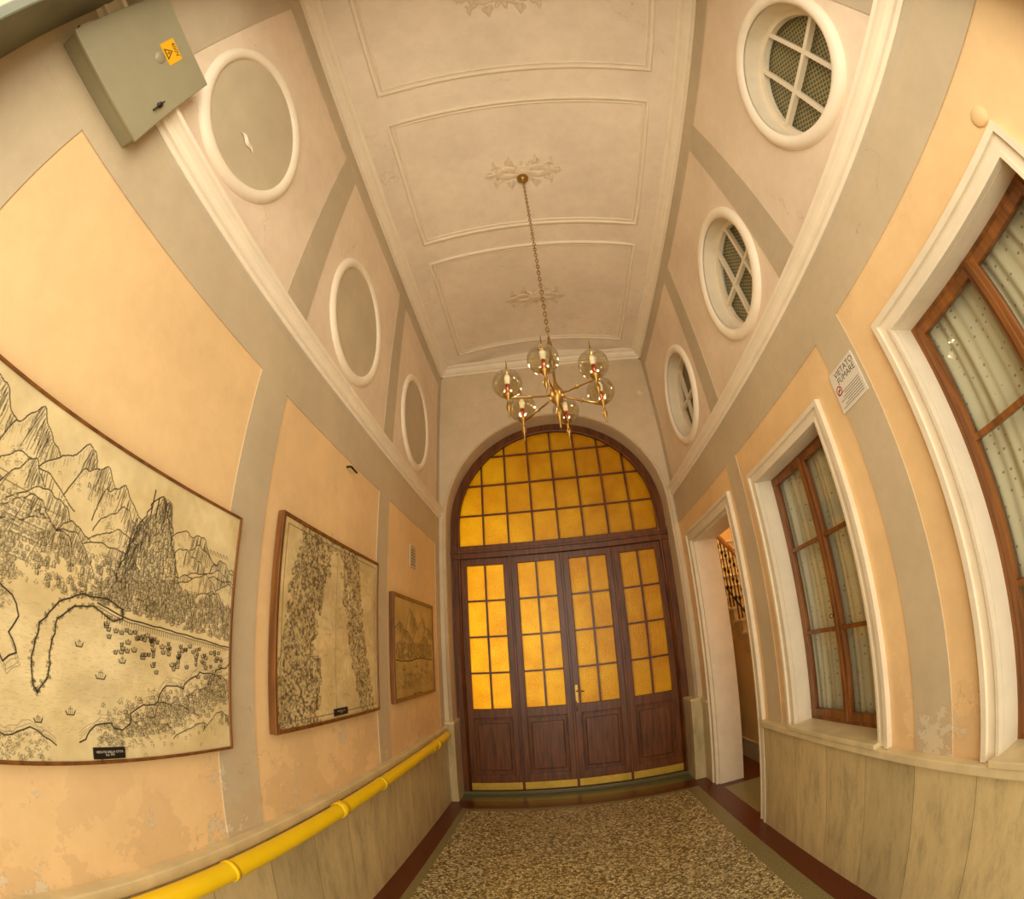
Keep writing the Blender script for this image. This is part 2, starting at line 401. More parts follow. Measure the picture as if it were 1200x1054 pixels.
b.box(W-.03,W+.01,Y0,3.48,0,.93,M_MARB); b.box(W-.06,W+.01,Y0,3.485,.93,.98,M_CAP,.006)
b.box(W-.03,W+.01,4.92,D,0,.98,M_MARB); b.box(W-.045,W+.01,4.915,D,.98,1.02,M_CAP,.005)
b.done('trim_dado_right')
b=B()
b.box(.0,.115,D-.035,D+.3,0,1.0,M_MARB); b.box(W-.16,W,D-.035,D+.3,0,1.0,M_MARB)
b.box(.0,.12,D-.045,D+.3,1.0,1.03,M_CAP); b.box(W-.165,W,D-.045,D+.3,1.0,1.03,M_CAP)
b.done('trim_arch_plinths')
b=B()
P=[(ACX-AR-.02,D-.001,1.03)]+[(ACX-(AR+.02)*math.cos(pi*i/40),D-.001,AZ+(AR+.02)*math.sin(pi*i/40)) for i in range(41)]+[(ACX+AR+.02,D-.001,1.03)]
b.tube(P,.014,M_UP,6); b.done('trim_arch_bead')
# ------------------------------------------------------------------ blind ovals and round windows
ringp=[(.425,-.012),(.425,.010),(.44,.022),(.46,.028),(.48,.026),(.495,.015),(.505,.0),(.505,-.012)]
for y in OVL:
    b=B()
    b.lathe(ringp,(0,y,OZ),(1,0,0),M_MOULD,72,True,EL)
    b.lathe([(0,.004),(.43,.004)],(0,y,OZ),(1,0,0),M_DISC,72,False,EL)
    if y<2:
        vs=[];
        for i in range(13):
            t=i/12; yy_=y-.03+.15*t; zz_=OZ-.21+.012*math.sin(t*9); w_=.006+.018*math.sin(pi*t)
            vs+= [(.0045,yy_,zz_),(.0045+.5*w_,yy_,zz_+w_)]
        b.add(vs,[[2*i,2*i+2,2*i+3,2*i+1] for i in range(12)],M_CEIL)
        b.add([(.0052,v[1],v[2]-.006) for v in vs[::2]]+[(.0052,v[1],v[2]+.001) for v in vs[::2]],[[i,i+1,i+14,i+13] for i in range(12)],M_DARKROOM)
    b.done('blind_oval_panel',norm=False)
for k,y in enumerate(OVR):
    b=B(); rp=[(.425,-.0),(.425,.012),(.44,.03),(.465,.038),(.49,.034),(.508,.02),(.515,.0)]
    b.lathe(rp,(W,y,OZ),(-1,0,0),M_MOULD,72,True,EL)
    b.lathe([(.425,.012),(.425,-.2)],(W,y,OZ),(-1,0,0),M_WHITE,72,True,EL)
    b.lathe([(.43,-.12),(.385,-.12),(.385,-.16),(.43,-.16)],(W,y,OZ),(-1,0,0),M_WHITE,72,False,EL)
    for o in(-.14,.14):
        h=math.sqrt(.39**2-o*o)*EL; b.box(W+.115,W+.15,y+o-.016,y+o+.016,OZ-h,OZ+h,M_WHITE)
    b.box(W+.112,W+.15,y-.39,y+.39,OZ-.016,OZ+.016,M_WHITE)
    b.lathe([(0,-.155),(.42,-.155)],(W,y,OZ),(-1,0,0),M_GLASS,48,False,EL)
    b.lathe([(0,-.19),(.42,-.19)],(W,y,OZ),(-1,0,0),M_GRIL,48,False,EL)
    b.done('window_%d'%(k+3),norm=False)
# ------------------------------------------------------------------ right casement windows
def architrave(b,y0,y1,z0,z1,w,x,m):
    for (a,c,t) in((0,w,.018),(w-.028,w+.002,.034),(-.003,.014,.024)):
        b.box(x-t,x+.011,y0-c,y0-a,z0,z1+a,m); b.box(x-t,x+.011,y1+a,y1+c,z0,z1+a,m); b.box(x-t,x+.011,y0-c,y1+c,z1+a,z1+c,m)
for k,(y0,y1) in enumerate(wins):
    b=B(); z0,z1=1.0,2.86
    architrave(b,y0,y1,ZD+.003,z1,.09,W,M_WHITE)
    b.box(W+.013,W+.24,y0-.002,y0+.004,z0,z1,M_WHITE); b.box(W+.013,W+.24,y1-.004,y1+.002,z0,z1,M_WHITE); b.box(W+.013,W+.24,y0+.004,y1-.004,z1-.004,z1+.002,M_WHITE)
    b.box(W-.07,W+.24,y0-.02,y1+.02,z0-.02,z0+.012,M_CAP,.004)
    x0,x1=W+.13,W+.185
    zb=z0+.012
    b.box(x0,x1,y0,y0+.035,zb,z1,M_WOODW,.004); b.box(x0,x1,y1-.035,y1,zb,z1,M_WOODW,.004)
    b.box(x0+.001,x1,y0,y1,z1-.035,z1,M_WOODW,.004); b.box(x0+.001,x1,y0,y1,zb,zb+.035,M_WOODW,.004)
    ym=(y0+y1)/2
    for (a,c) in((y0+.035,ym),(ym,y1-.035)):
        xx0,xx1=W+.118,W+.16
        b.box(xx0,xx1,a,a+.038,zb+.03,z1-.03,M_WOODW,.005); b.box(xx0,xx1,c-.038,c,zb+.03,z1-.03,M_WOODW,.005)
        b.box(xx0+.001,xx1,a,c,z1-.075,z1-.03,M_WOODW,.005); b.box(xx0+.001,xx1,a,c,zb+.03,zb+.085,M_WOODW,.005)
        for zz in(2.27,1.66): b.box(xx0+.001,xx1,a+.03,c-.03,zz-.014,zz+.014,M_WOODW,.004)
        b.box(W+.14,W+.143,a+.03,c-.03,zb+.08,z1-.07,M_GLASS)
    b.box(W+.10,W+.12,ym-.016,ym+.016,zb+.03,z1-.03,M_WOODW,.004)
    b.lathe([(0,.035),(.014,.03),(.016,.02),(.008,.012),(.008,0)],(W+.10,ym,1.75),(-1,0,0),M_BRASS,12)
    vs=[];fs=[];n=110
    for i in range(n+1):
        t=i/n; y=y0+(y1-y0)*t
        for j in range(7):
            w=.011*math.sin(t*40+.35*j*math.sin(t*5))+.007*math.sin(t*91+1+.2*j)
            vs.append((W+.208+w*(.7+.08*j),y,zb+(z1-zb)*j/6))
    for i in range(n):
        for j in range(6): fs.append([i*7+j,i*7+7+j,i*7+8+j,i*7+1+j])
    b.add(vs,fs,M_CURT,True)
    b.box(W+.237,W+.25,y0,y1,z0,z1,M_DARKROOM)
    b.done('window_%d'%(k+1),norm=False)
# ------------------------------------------------------------------ arched door at the back
DY=D+.27
door=empty('door_1')
b=B()
R=AR; r1=1.30
fr=[(ACX-R,.0)]+[(ACX-R*math.cos(pi*i/40),AZ+R*math.sin(pi*i/40)) for i in range(41)]+[(ACX+R,0),(ACX+r1,0)]+[(ACX+r1*math.cos(pi*i/40),AZ+r1*math.sin(pi*i/40)) for i in range(41)]+[(ACX-r1,0)]
b.plate(fr,[],lambda a,c,t:(a,DY+.10*t,c),M_WOODD)
P=[(ACX-r1+.0,DY-.005,.05)]+[(ACX-r1*math.cos(pi*i/40),DY-.005,AZ+r1*math.sin(pi*i/40)) for i in range(41)]+[(ACX+r1,DY-.005,.05)]
b.tube(P,.018,M_WOODD,6)
b.box(ACX-R,ACX+R,DY-.02,DY+.1,3.07,3.24,M_WOODD,.008); b.box(ACX-R,ACX+R,DY-.04,DY+.02,3.14,3.175,M_WOODD,.008)
b.box(ACX-AR,ACX+AR,DY-.03,DY+.12,0,.045,M_THR,.005)
b.done('arched_frame',door)
b=B()
gy=DY+.055
for i in range(-3,4):
    x=ACX+i*.325; h=math.sqrt(r1*r1-(i*.325)**2); b.box(x-.011,x+.011,gy-.02,gy+.02,3.24,AZ+h,M_WOODD)
for z in(3.66,4.08,4.5):
    h=r1 if z<AZ else math.sqrt(max(.01,r1*r1-(z-AZ)**2)); b.box(ACX-h,ACX+h,gy-.018,gy+.018,z-.011,z+.011,M_WOODD)
fan=[(ACX-r1,3.2)]+[(ACX-r1*math.cos(pi*i/40),AZ+r1*math.sin(pi*i/40)) for i in range(41)]+[(ACX+r1,3.2)]
b.plate(fan,[],lambda a,c,t:(a,gy+.003*t,c),M_AMBER)
b.done('fanlight',door)
lx=[ACX-r1+2*r1*i/4 for i in range(5)]
for k in range(4):
    b=B(); x0,x1=lx[k]+.004,lx[k+1]-.004; y0,y1=DY+.01,DY+.065
    zb,zt=.045,3.068; st=.085
    b.box(x0,x0+st,y0,y1,zb,zt,M_WOODD,.006); b.box(x1-st,x1,y0,y1,zb,zt,M_WOODD,.006)
    b.box(x0,x1,y0+.001,y1,zt-.09,zt,M_WOODD,.006); b.box(x0+st-.01,x1-st+.01,y0+.002,y1,1.02,1.14,M_WOODD,.006); b.box(x0+st-.01,x1-st+.01,y0+.002,y1,zb,.25,M_WOODD,.006)
    b.box(x0+st-.01,x1-st+.01,y0+.025,y1-.01,.24,1.03,M_WOODD)
    b.box(x0+st+.04,x1-st-.04,y0+.008,y0+.03,.32,.95,M_WOODD,.012)
    for (a0,a1,c0,c1) in((x0+st,x0+st+.018,.25,1.02),(x1-st-.018,x1-st,.25,1.02),(x0+st+.018,x1-st-.018,.25,.268),(x0+st+.018,x1-st-.018,1.002,1.02)): b.box(a0,a1,y0+.004,y0+.03,c0,c1,M_WOODD,.004)
    gx0,gx1=x0+st,x1-st; xm=(gx0+gx1)/2; g0,g1=1.14,zt-.09
    b.box(xm-.011,xm+.011,y0+.012,y1-.008,g0,g1,M_WOODD)
    for j in(1,2,3): 
        z=g0+(g1-g0)*j/4; b.box(gx0,gx1,y0+.014,y1-.01,z-.011,z+.011,M_WOODD)
    b.box(gx0-.005,gx1+.005,y0+.03,y0+.034,g0-.005,g1+.005,M_AMBER)
    b.box(x0+.01,x1-.01,y0-.008,y0+.004,.06,.155,M_KICK,.002)
    if k in(0,1,2): b.box(x1-.014,x1+.018,y0-.014,y0+.004,zb,zt,M_WOODD,.006)
    if k==2:
        b.box(x0+.025,x0+.06,y0-.006,y0+.002,1.15,1.38,M_BRASS,.002)
        b.tube([(x0+.043,y0-.004,1.30),(x0+.043,y0-.05,1.30),(x0+.055,y0-.055,1.30),(x0+.13,y0-.055,1.295)],.007,M_BRASS,8)
        b.tube([(x0+.03,y0-.01,1.05),(x0+.03,y0-.04,1.06),(x0+.03,y0-.04,1.16),(x0+.03,y0-.01,1.17)],.006,M_BRASS,6)
    b.done('leaf_%d'%(k+1),door)
b=B()
b.box(-.5,3.3,7.4,7.5,-.1,6,M_VEST); b.box(-.6,-.5,5.55,7.5,-.1,6,M_VEST); b.box(3.3,3.4,5.55,7.5,-.1,6,M_VEST); b.box(-.6,3.4,5.55,7.5,6,6.1,M_VEST)
b.box(-.6,3.3,5.52,7.5,-.12,-.0,M_VEST)
b.done('wall_vestibule')
# ------------------------------------------------------------------ right doorway + stairwell
b=B(); y0,y1,zt=doorR
architrave(b,y0,y1,0,zt,.11,W,M_WHITE)
b.box(W+.013,W+WT+.05,y1-.03,y1+.005,0,zt,M_WHITE,.004); b.box(W+.013,W+WT+.05,y0-.005,y0+.03,0,zt,M_WHITE,.004); b.box(W+.013,W+WT+.05,y0+.03,y1-.03,zt-.03,zt+.005,M_WHITE,.004)
b.done('trim_doorway_right')
b=B()
b.box(4.9,5.0,2.6,7.6,0,6,M_STWALL); b.box(3.4,5.0,7.5,7.6,0,6,M_STWALL); b.box(W+WT,5.0,2.5,2.6,0,6,M_STWALL); b.box(W+WT,5.0,2.5,7.6,6,6.1,M_STWALL)
b.done('wall_stairwell')
e=empty('staircase')
b=B(); ns=19; sx0,sx1=3.66,4.89; yS=3.0
for i in range(ns):
    z=i*.17; yy=yS+i*.225
    b.box(sx0,sx1,yy,yy+.24,max(0,z-.1),z+.17,M_STAIR); b.box(sx0-.025,sx1,yy-.025,yy+.24,z+.145,z+.176,M_CAP)
b.prism([(yS,0),(yS+ns*.225,0),(yS+ns*.225,ns*.17-.06),(yS+.1,0.02)],lambda p,q,a:(a,p,q),sx0+.03,sx1,M_STWALL)
b.box(sx0+.0,sx0+.03,yS+.3,yS+ns*.225,0,.25,M_MARB)
b.done('steps',e)
b=B()
for i in range(ns*2-1):
    yy=yS+.06+i*.1125; z=.176+(i//2)*.17; tp=1.05+i*.085
    b.tube([(sx0+.04,yy,z),(sx0+.04,yy,tp)],.009,M_IRON,6)
    for q in(.3,.55,.8): b.lathe([(0,-.04),(.02,-.012),(.02,.012),(0,.04)],(sx0+.04,yy,z+(tp-z)*q),(0,0,1),M_IRON,8)
L=(ns*2-2)*.1125; Rz=(ns*2-2)*.085
b.tube([(sx0+.04,yS,1.03),(sx0+.04,yS+.06+L,1.07+Rz)],.03,M_WOODD,10)
b.tube([(sx0+.04,yS+.06,.30),(sx0+.04,yS+.06+L,.34+Rz)],.012,M_IRON,6)
b.lathe([(.045,0),(.045,.1),(.03,.14),(.035,.5),(.03,.95),(.05,1.0),(.05,1.06),(.0,1.12)],(sx0+.04,yS-.06,0),(0,0,1),M_WOODD,16)
b.done('railing',e)
# ------------------------------------------------------------------ engravings
LW=1.3
class Cv:
    def __init__(s,w,h): s.w,s.h=w,h; s.d=np.zeros((h,w),np.float32); s.base=1
    def dots(s,x,y,r,k=1.0):
        r=r*LW
        x=np.atleast_1d(x)*s.w; y=np.atleast_1d(y)*s.h
        rr=int(math.ceil(r))
        for dx in range(-rr,rr+1):
            for dy in range(-rr,rr+1):
                ix=np.round(x+dx).astype(int); iy=np.round(y+dy).astype(int)
                ok=(ix>=0)&(ix<s.w)&(iy>=0)&(iy<s.h)
                a=np.clip(r+.5-np.hypot(ix-x,iy-y),0,1)*k
                np.maximum.at(s.d,(iy[ok],ix[ok]),a[ok])
    def line(s,pts,r=.8,k=1.0,jit=0.0):
        pts=np.array(pts,float)
        if jit:
            q=[pts[0]]
            for a,c in zip(pts[:-1],pts[1:]):
                n=max(2,int(np.hypot(*(c-a))*60))
                for i in range(1,n+1): q.append(a+(c-a)*i/n+(rng.normal(0,jit,2) if i<n else 0))
            pts=np.array(q)
        for a,c in zip(pts[:-1],pts[1:]):
            n=max(2,int(max(abs(c[0]-a[0])*s.w,abs(c[1]-a[1])*s.h)*1.3)); t=np.linspace(0,1,n)
            s.dots(a[0]+(c[0]-a[0])*t,a[1]+(c[1]-a[1])*t,r,k)
    def hill(s,cx,cy,w,h,k=.8,hat=14):
        t=np.linspace(0,1,41); sk=rng.uniform(-.3,.3)
        prof=h*np.sin(pi*t)**rng.uniform(.6,1.1)*(1+.10*np.sin(t*rng.uniform(9,17)+rng.uniform(0,6))+.04*np.sin(t*37+rng.uniform(0,6)))
        X=cx+w*(t-.5)+sk*w*np.sin(pi*t); Y=cy+prof
        xs=np.arange(s.w)/s.w; o=np.argsort(X); top=np.interp(xs,X[o],Y[o],left=-1,right=-1)
        iy=np.arange(s.h)[:,None]/s.h; s.d[(iy<top[None,:])&(iy>cy-.02)]*=.12
        s.line(list(zip(X,Y)),.9,k,.0008)
        for i in range(hat):
            u=rng.uniform(.48,.98); j=int(u*40); L=rng.uniform(.12,.75)*prof[j]; x,y=X[j]-.004,Y[j]-.003
            pts=[(x,y)]
            for q in range(4): x+=(-.12*L/4)*rng.uniform(-.4,2)+.10*(u-.5)*L; y-=L/4; pts.append((x,y))
            s.line(pts,.6,k*rng.uniform(.6,1))
        for i in range(hat//2):
            u=rng.uniform(.08,.5); j=int(u*40); L=rng.uniform(.08,.3)*prof[j]
            s.line([(X[j]+.003,Y[j]-.006),(X[j]+.15*L,Y[j]-L)],.45,k*.6)
        for i in range(hat//3):
            u=rng.uniform(.2,.8); j=int(u*40); f=rng.uniform(.2,.7)
            s.tree(X[j],cy+prof[j]*f,.006,.7)
    def house(s,x,y,w,h,k=.9):
        s.d[int(max(0,y*s.h)):int((y+h)*s.h),int(max(0,x*s.w)):int((x+w)*s.w)]*=.2
        s.line([(x,y),(x,y+h),(x+w/2,y+h*1.5),(x+w,y+h),(x+w,y),(x,y)],.45,k)
        s.line([(x+w*.72,y),(x+w*.72,y+h)],.7,k*.8)
        s.dots(x+w*.3,y+h*.5,.5,k)
    def tree(s,x,y,r,k=.8):
        a=rng.uniform(0,2*pi,12); q=r*np.sqrt(rng.uniform(0,1,12)); s.dots(x+q*np.cos(a),y+q*np.sin(a)*1.3,.5,k)
    def ship(s,x,y,L,k=.95):
        s.line([(x-L,y+.005),(x-L*.7,y-.005),(x+L*.7,y-.005),(x+L,y+.007)],.9,k); s.line([(x,y),(x,y+L*1.6)],.5,k); s.line([(x-L*.4,y),(x-L*.35,y+L*1.2)],.4,k)
        s.line([(x+L*.4,y),(x+L*.4,y+L*1.2)],.4,k); s.line([(x-L*.3,y+L*1.1),(x+L*.3,y+L*1.1)],.5,k)
def picture(name,y0,y1,z0,z1,cv,paper,ink,frame_w,label=None,depth=.04):
    e=empty(name)
    b=B(); f=frame_w
    for (a0,a1,c0,c1) in((y0,y0+f,z0,z1),(y1-f,y1,z0,z1),(y0+f,y1-f,z0,z0+f),(y0+f,y1-f,z1-f,z1)): b.box(.006,depth,a0,a1,c0,c1,M_FRAME,.004)
    b.box(.008,depth-.012,y0+f*.5,y1-f*.5,z0+f*.5,z1-f*.5,M_FRAME)
    b.done('frame',e)
    w,h=cv.w,cv.h
    ys=np.linspace(y0+f,y1-f,w); zs=np.linspace(z0+f,z1-f,h)
    V=np.zeros((h,w,3),np.float32); V[:,:,0]=depth-.008; V[:,:,1]=ys[None,:]; V[:,:,2]=zs[:,None]
    me=bpy.data.meshes.new('print'); nv=w*h; nf=(w-1)*(h-1)
    idx=np.arange(nv).reshape(h,w); F=np.stack([idx[:-1,:-1],idx[:-1,1:],idx[1:,1:],idx[1:,:-1]],-1).reshape(-1,4)
    me.vertices.add(nv); me.vertices.foreach_set('co',V.ravel()); me.loops.add(nf*4); me.loops.foreach_set('vertex_index',F.ravel().astype(np.int32))
    me.polygons.add(nf); me.polygons.foreach_set('loop_start',np.arange(0,nf*4,4,dtype=np.int32)); me.update(calc_edges=True)
    d=np.clip(cv.d,0,1)[:,:,None]
    pb=np.array(paper[:3])*(cv.base*np.ones((h,w)))[:,:,None]; C=pb*(1-d)+np.array(ink[:3])*d
    col=np.ones((h,w,4),np.float32); col[:,:,:3]=C
    ca=me.color_attributes.new('Col','FLOAT_COLOR','POINT'); ca.data.foreach_set('color',col.ravel())
    me.materials.append(M_PRINT); ob=bpy.data.objects.new('print',me); sc.collection.objects.link(ob); ob.parent=e
    if label:
        b=B(); ly0,ly1,lz0,lz1=label; b.box(depth-.01,depth-.002,ly0,ly1,lz0,lz1,M_BLACK,.001)
        b.text('VEDUTA DELLA CITTA\nSec. XVI',.011,lambda x,y:(depth-.0015,(ly0+ly1)/2+x,(lz0+lz1)/2+y),M_SIGN)
        b.done('label',e)
    return e
def smooth_noise(h,w,s):
    a=rng.uniform(0,1,(h//s+3,w//s+3)); yy=np.linspace(0,a.shape[0]-1.01,h); xx=np.linspace(0,a.shape[1]-1.01,w)
    iy=yy.astype(int); ix=xx.astype(int); fy=(yy-iy)[:,None]; fx=(xx-ix)[None,:]
    fy=fy*fy*(3-2*fy); fx=fx*fx*(3-2*fx)
    return a[iy][:,ix]*(1-fy)*(1-fx)+a[iy+1][:,ix]*fy*(1-fx)+a[iy][:,ix+1]*(1-fy)*fx+a[iy+1][:,ix+1]*fy*fx
# --- large harbour view
w,h=820,560
c=Cv(w,h)
for x,y,ww,hh in((.08,.80,.2,.15),(.2,.78,.22,.17),(.31,.78,.18,.17),(.40,.77,.18,.17),(.50,.76,.2,.15),(.58,.74,.18,.14),(.8,.72,.22,.13),(.90,.68,.22,.12),(.98,.64,.18,.12)): c.hill(x,y,ww,hh,.95,46)
hl=sorted([(rng.uniform(.60,.78),rng.uniform(0,.60)) for _ in range(18)]+[(rng.uniform(.56,.72),rng.uniform(.78,1.02)) for _ in range(10)],reverse=True)
for y,x in hl: c.hill(x,y-.03,rng.uniform(.12,.24),rng.uniform(.06,.12),.9,34)
for (fx,fy) in((.16,.66),(.24,.64),(.20,.575),(.31,.62),(.12,.60),(.27,.56)):
    for i in range(5):
        for j in range(4): c.house(fx+i*.017+j*.006,fy+j*.020,.010,.009,.85)
    c.line([(fx-.01,fy-.01),(fx+.08,fy-.01),(fx+.11,fy+.09),(fx+.01,fy+.09),(fx-.01,fy-.01)],.6,.8)
for i in range(620):
    t=rng.uniform(0,1)**1.25; y=.50+.40*t; hw=.11*(1-t)+.014; x=.675+rng.uniform(-1,1)*hw+.02*t
    c.house(x,y,rng.uniform(.007,.012),rng.uniform(.012,.024),1)
c.line([(.57,.55),(.60,.68),(.635,.82),(.66,.90),(.685,.93),(.71,.88),(.745,.76),(.79,.62)],1.0,1,.003)
for x in(.655,.672,.70): c.line([(x,.84),(x,.90+rng.uniform(0,.04))],1.2,1)
for i in range(110):
    t=rng.uniform(0,1); x=.62+.05*t-rng.uniform(0,.05); c.line([(x,.60+.25*t),(x-.006,.60+.25*t-rng.uniform(.02,.06))],.6,.9)
for i in range(850):
    x=rng.uniform(.36,.99); y=rng.uniform(.50,.64)-max(0,x-.55)*.10
    if x<.52 and rng.uniform()<.6: continue
    c.house(x,y,rng.uniform(.006,.010),rng.uniform(.008,.016),.95)
for i in range(420):
    x=rng.uniform(.28,1.0); c.tree(x,rng.uniform(.50,.66)-max(0,x-.6)*.1,.006,.85)
c.line([(.54,.50),(.62,.475),(.75,.465),(.88,.45),(1,.43)],1.1,1,.001); c.line([(.54,.49),(.62,.465),(.75,.455),(.88,.44),(1,.42)],.6,.9,.001)
for i in range(60):
    x=.555+i*.0073; c.line([(x,.474-(x-.555)*.1),(x,.456-(x-.555)*.1)],.55,.9)
pier=[(.36,.22),(.355,.30),(.37,.40),(.41,.47),(.47,.515),(.54,.52),(.58,.50),(.585,.47),(.56,.455),(.53,.47),(.50,.487),(.45,.47),(.41,.42),(.40,.34),(.395,.25),(.37,.20),(.36,.22)]
pier=[(x+.03,y) for x,y in pier]
c.line(pier,1.1,1,.0015)
for i in range(190):
    u=rng.integers(0,len(pier)-1); f=rng.uniform(); p=(pier[u][0]*(1-f)+pier[u+1][0]*f,pier[u][1]*(1-f)+pier[u+1][1]*f); c.tree(p[0]+rng.normal(0,.003),p[1]+rng.normal(0,.004),.004,.9)
coast=[(0,.50),(.06,.52),(.12,.47),(.18,.50),(.23,.46),(.26,.49),(.31,.45),(.33,.40),(.31,.35),(.33,.30),(.30,.27),(.28,.32),(.26,.38),(.22,.36),(.18,.40),(.12,.37),(.06,.40),(0,.37)]
coast=[(x+.02 if x>0 else 0,y) for x,y in coast]
c.line(coast,1.1,1,.003)
for q in(.012,.022,.032): c.line([(x+.3*q,y-q) for x,y in coast[8:]],.4,.75,.003)
for i in range(420): c.tree(rng.uniform(0,.33),rng.uniform(.40,.58),.006,.85)
for i in range(150): c.house(rng.uniform(.0,.32),rng.uniform(.48,.60),.009,.010,.9)
c.line([(0,.13),(.08,.10),(.16,.14),(.2,.09),(.26,.12),(.32,.07),(.38,.10),(.44,.05)],1,1,.003)
for q in(.01,.02): c.line([(0,.13+q),(.08,.10+q),(.16,.14+q),(.2,.09+q),(.26,.12+q),(.32,.07+q),(.38,.10+q),(.44,.05+q)],.4,.7,.003)
for i in range(320): c.tree(rng.uniform(0,.42),rng.uniform(0,.09),.006,.8)
for x,y,ww,hh in((.70,.10,.14,.05),(.80,.14,.16,.06),(.90,.20,.16,.06),(.97,.26,.12,.05),(.86,.06,.16,.05),(.96,.08,.14,.07)): c.hill(x,y,ww,hh,.95,30)
for i in range(620):
    x=rng.uniform(.55,1); c.tree(x,.09+.38*(x-.58)+rng.normal(0,.045),.006,.9)
for i in range(260):
    x=rng.uniform(.62,1); c.house(x,.10+.40*(x-.6)+rng.normal(0,.035),.010,.009,.95)
c.line([(.5,.06),(.56,.12),(.62,.10),(.66,.17),(.72,.19),(.76,.26),(.82,.25),(.88,.32),(.94,.31),(1,.36)],1.1,1,.006)
for q in(.01,.02,.03): c.line([(.5,.06+q),(.56,.12+q),(.62,.10+q),(.66,.17+q),(.72,.19+q),(.76,.26+q),(.82,.25+q),(.88,.32+q),(.94,.31+q),(1,.36+q)],.35,.7,.005)
for i in range(90):
    x=rng.uniform(.55,.97); y=.445-.1*(x-.55)-abs(rng.normal(0,.055)); c.ship(x,y,rng.uniform(.004,.008))
for x,y,L in((.56,.27,.014),(.50,.36,.010),(.48,.15,.012),(.25,.22,.012),(.40,.12,.010),(.62,.33,.010)): c.ship(x,y,L)
for i in range(4200):
    x=rng.uniform(.0,.98); y=rng.uniform(.08,.45); c.line([(x,y),(x+rng.uniform(.003,.010),y)],.25,rng.uniform(.12,.4))
for x0,y0_,n_ in((.46,.83,6),(.12,.29,12),(.86,.80,8)):
    for i in range(n_):
        x=x0+i*.014; c.line([(x,y0_),(x,y0_+.016),(x+.007,y0_+.010),(x+.008,y0_)],.55,.9)
c.base=(.84+.22*smooth_noise(h,w,80))*(.93+.1*smooth_noise(h,w,16))
c.d=np.clip(c.d*1.15,0,1)
picture('engraved_harbour_view',.0,1.502,1.408,2.422,c,srgb(238,218,168),srgb(36,24,12),.012,(.80,.93,1.425,1.463),depth=.04)
# --- double sheet map
w,h=540,470
c=Cv(w,h)
n1=.30*smooth_noise(h,w,60)+.28*smooth_noise(h,w,24)+.24*smooth_noise(h,w,10)+.18*smooth_noise(h,w,4)
yy=(np.arange(h)/h)[:,None]; xx=(np.arange(w)/w)[None,:]
m1=np.exp(-((xx-(.10+.18*yy))/.17)**2); m2=np.exp(-((xx-(.86-.26*yy))/.13)**2)
m3=np.exp(-((xx-.18)/.14)**2)*(yy<.35)
mask=np.clip(m1+m2+.8*m3,0,1)
land=(n1*mask>.31)
tex=(.45*smooth_noise(h,w,5)+.3*smooth_noise(h,w,9)+.25*rng.uniform(0,1,(h,w)))
c.d=np.where(land,np.clip((tex-.44)*5,0.12,.85),0).astype(np.float32)
for i in range(1100):
    x,y=rng.uniform(.04,.96),rng.uniform(.05,.95)
    if land[int(y*h),int(x*w)]:
        if i%3==0: c.house(x,y,.010,.009,.95)
        else: c.line([(x,y),(x+rng.normal(0,.014),y+rng.normal(0,.014))],.6,.9,.003)
ed=(land^np.roll(land,1,0))|(land^np.roll(land,1,1)); c.d[ed]=1
c.d[np.roll(ed,3,0)&~land]=.5; c.d[np.roll(ed,-3,1)&~land]=.5
c.line([(.03,.03),(.97,.03),(.97,.97),(.03,.97),(.03,.03)],.9,.8); c.line([(.49,.03),(.49,.97)],1.4,.3)
for i in range(40):
    x,y=rng.uniform(.05,.9),rng.uniform(.08,.92)
    if not land[int(y*h),int(x*w)]:
        for j in range(rng.integers(3,7)): c.line([(x+j*.012,y),(x+j*.012,y+.012)],.5,.7)
c.base=(.78+.28*smooth_noise(h,w,80))*(.88+.16*smooth_noise(h,w,10))
picture('engraved_double_map',1.814,3.13,1.434,2.568,c,srgb(234,210,156),srgb(58,40,18),.022,(2.42,2.60,1.47,1.515),depth=.05)
# --- small town view
w,h=300,230
c=Cv(w,h)
for x,y,ww,hh in((.15,.60,.35,.14),(.4,.6,.4,.3),(.62,.58,.4,.24),(.85,.56,.4,.18),(.3,.55,.3,.12),(.75,.5,.3,.12)): c.hill(x,y,ww,hh,.9,50)
for i in range(420): c.house(rng.uniform(.03,.95),rng.uniform(.38,.54),.014,.018,.9)
for i in range(160): c.tree(rng.uniform(.03,.97),rng.uniform(.08,.24),.014,.85)
c.line([(.03,.38),(.3,.36),(.6,.39),(.97,.36)],1.2,1,.004)
for x,y in((.2,.28),(.35,.22),(.5,.3),(.65,.25),(.8,.3)): c.ship(x,y,.03)
for i in range(300):
    x=rng.uniform(.03,.95); y=rng.uniform(.1,.36); c.line([(x,y),(x+.02,y)],.4,.4)
c.base=.60+.2*smooth_noise(h,w,40)+.2*(np.arange(h)/h)[:,None]
picture('engraved_town_view',3.467,4.695,1.444,2.398,c,srgb(214,180,116),srgb(44,28,12),.035,(3.98,4.18,1.462,1.49),depth=.045)
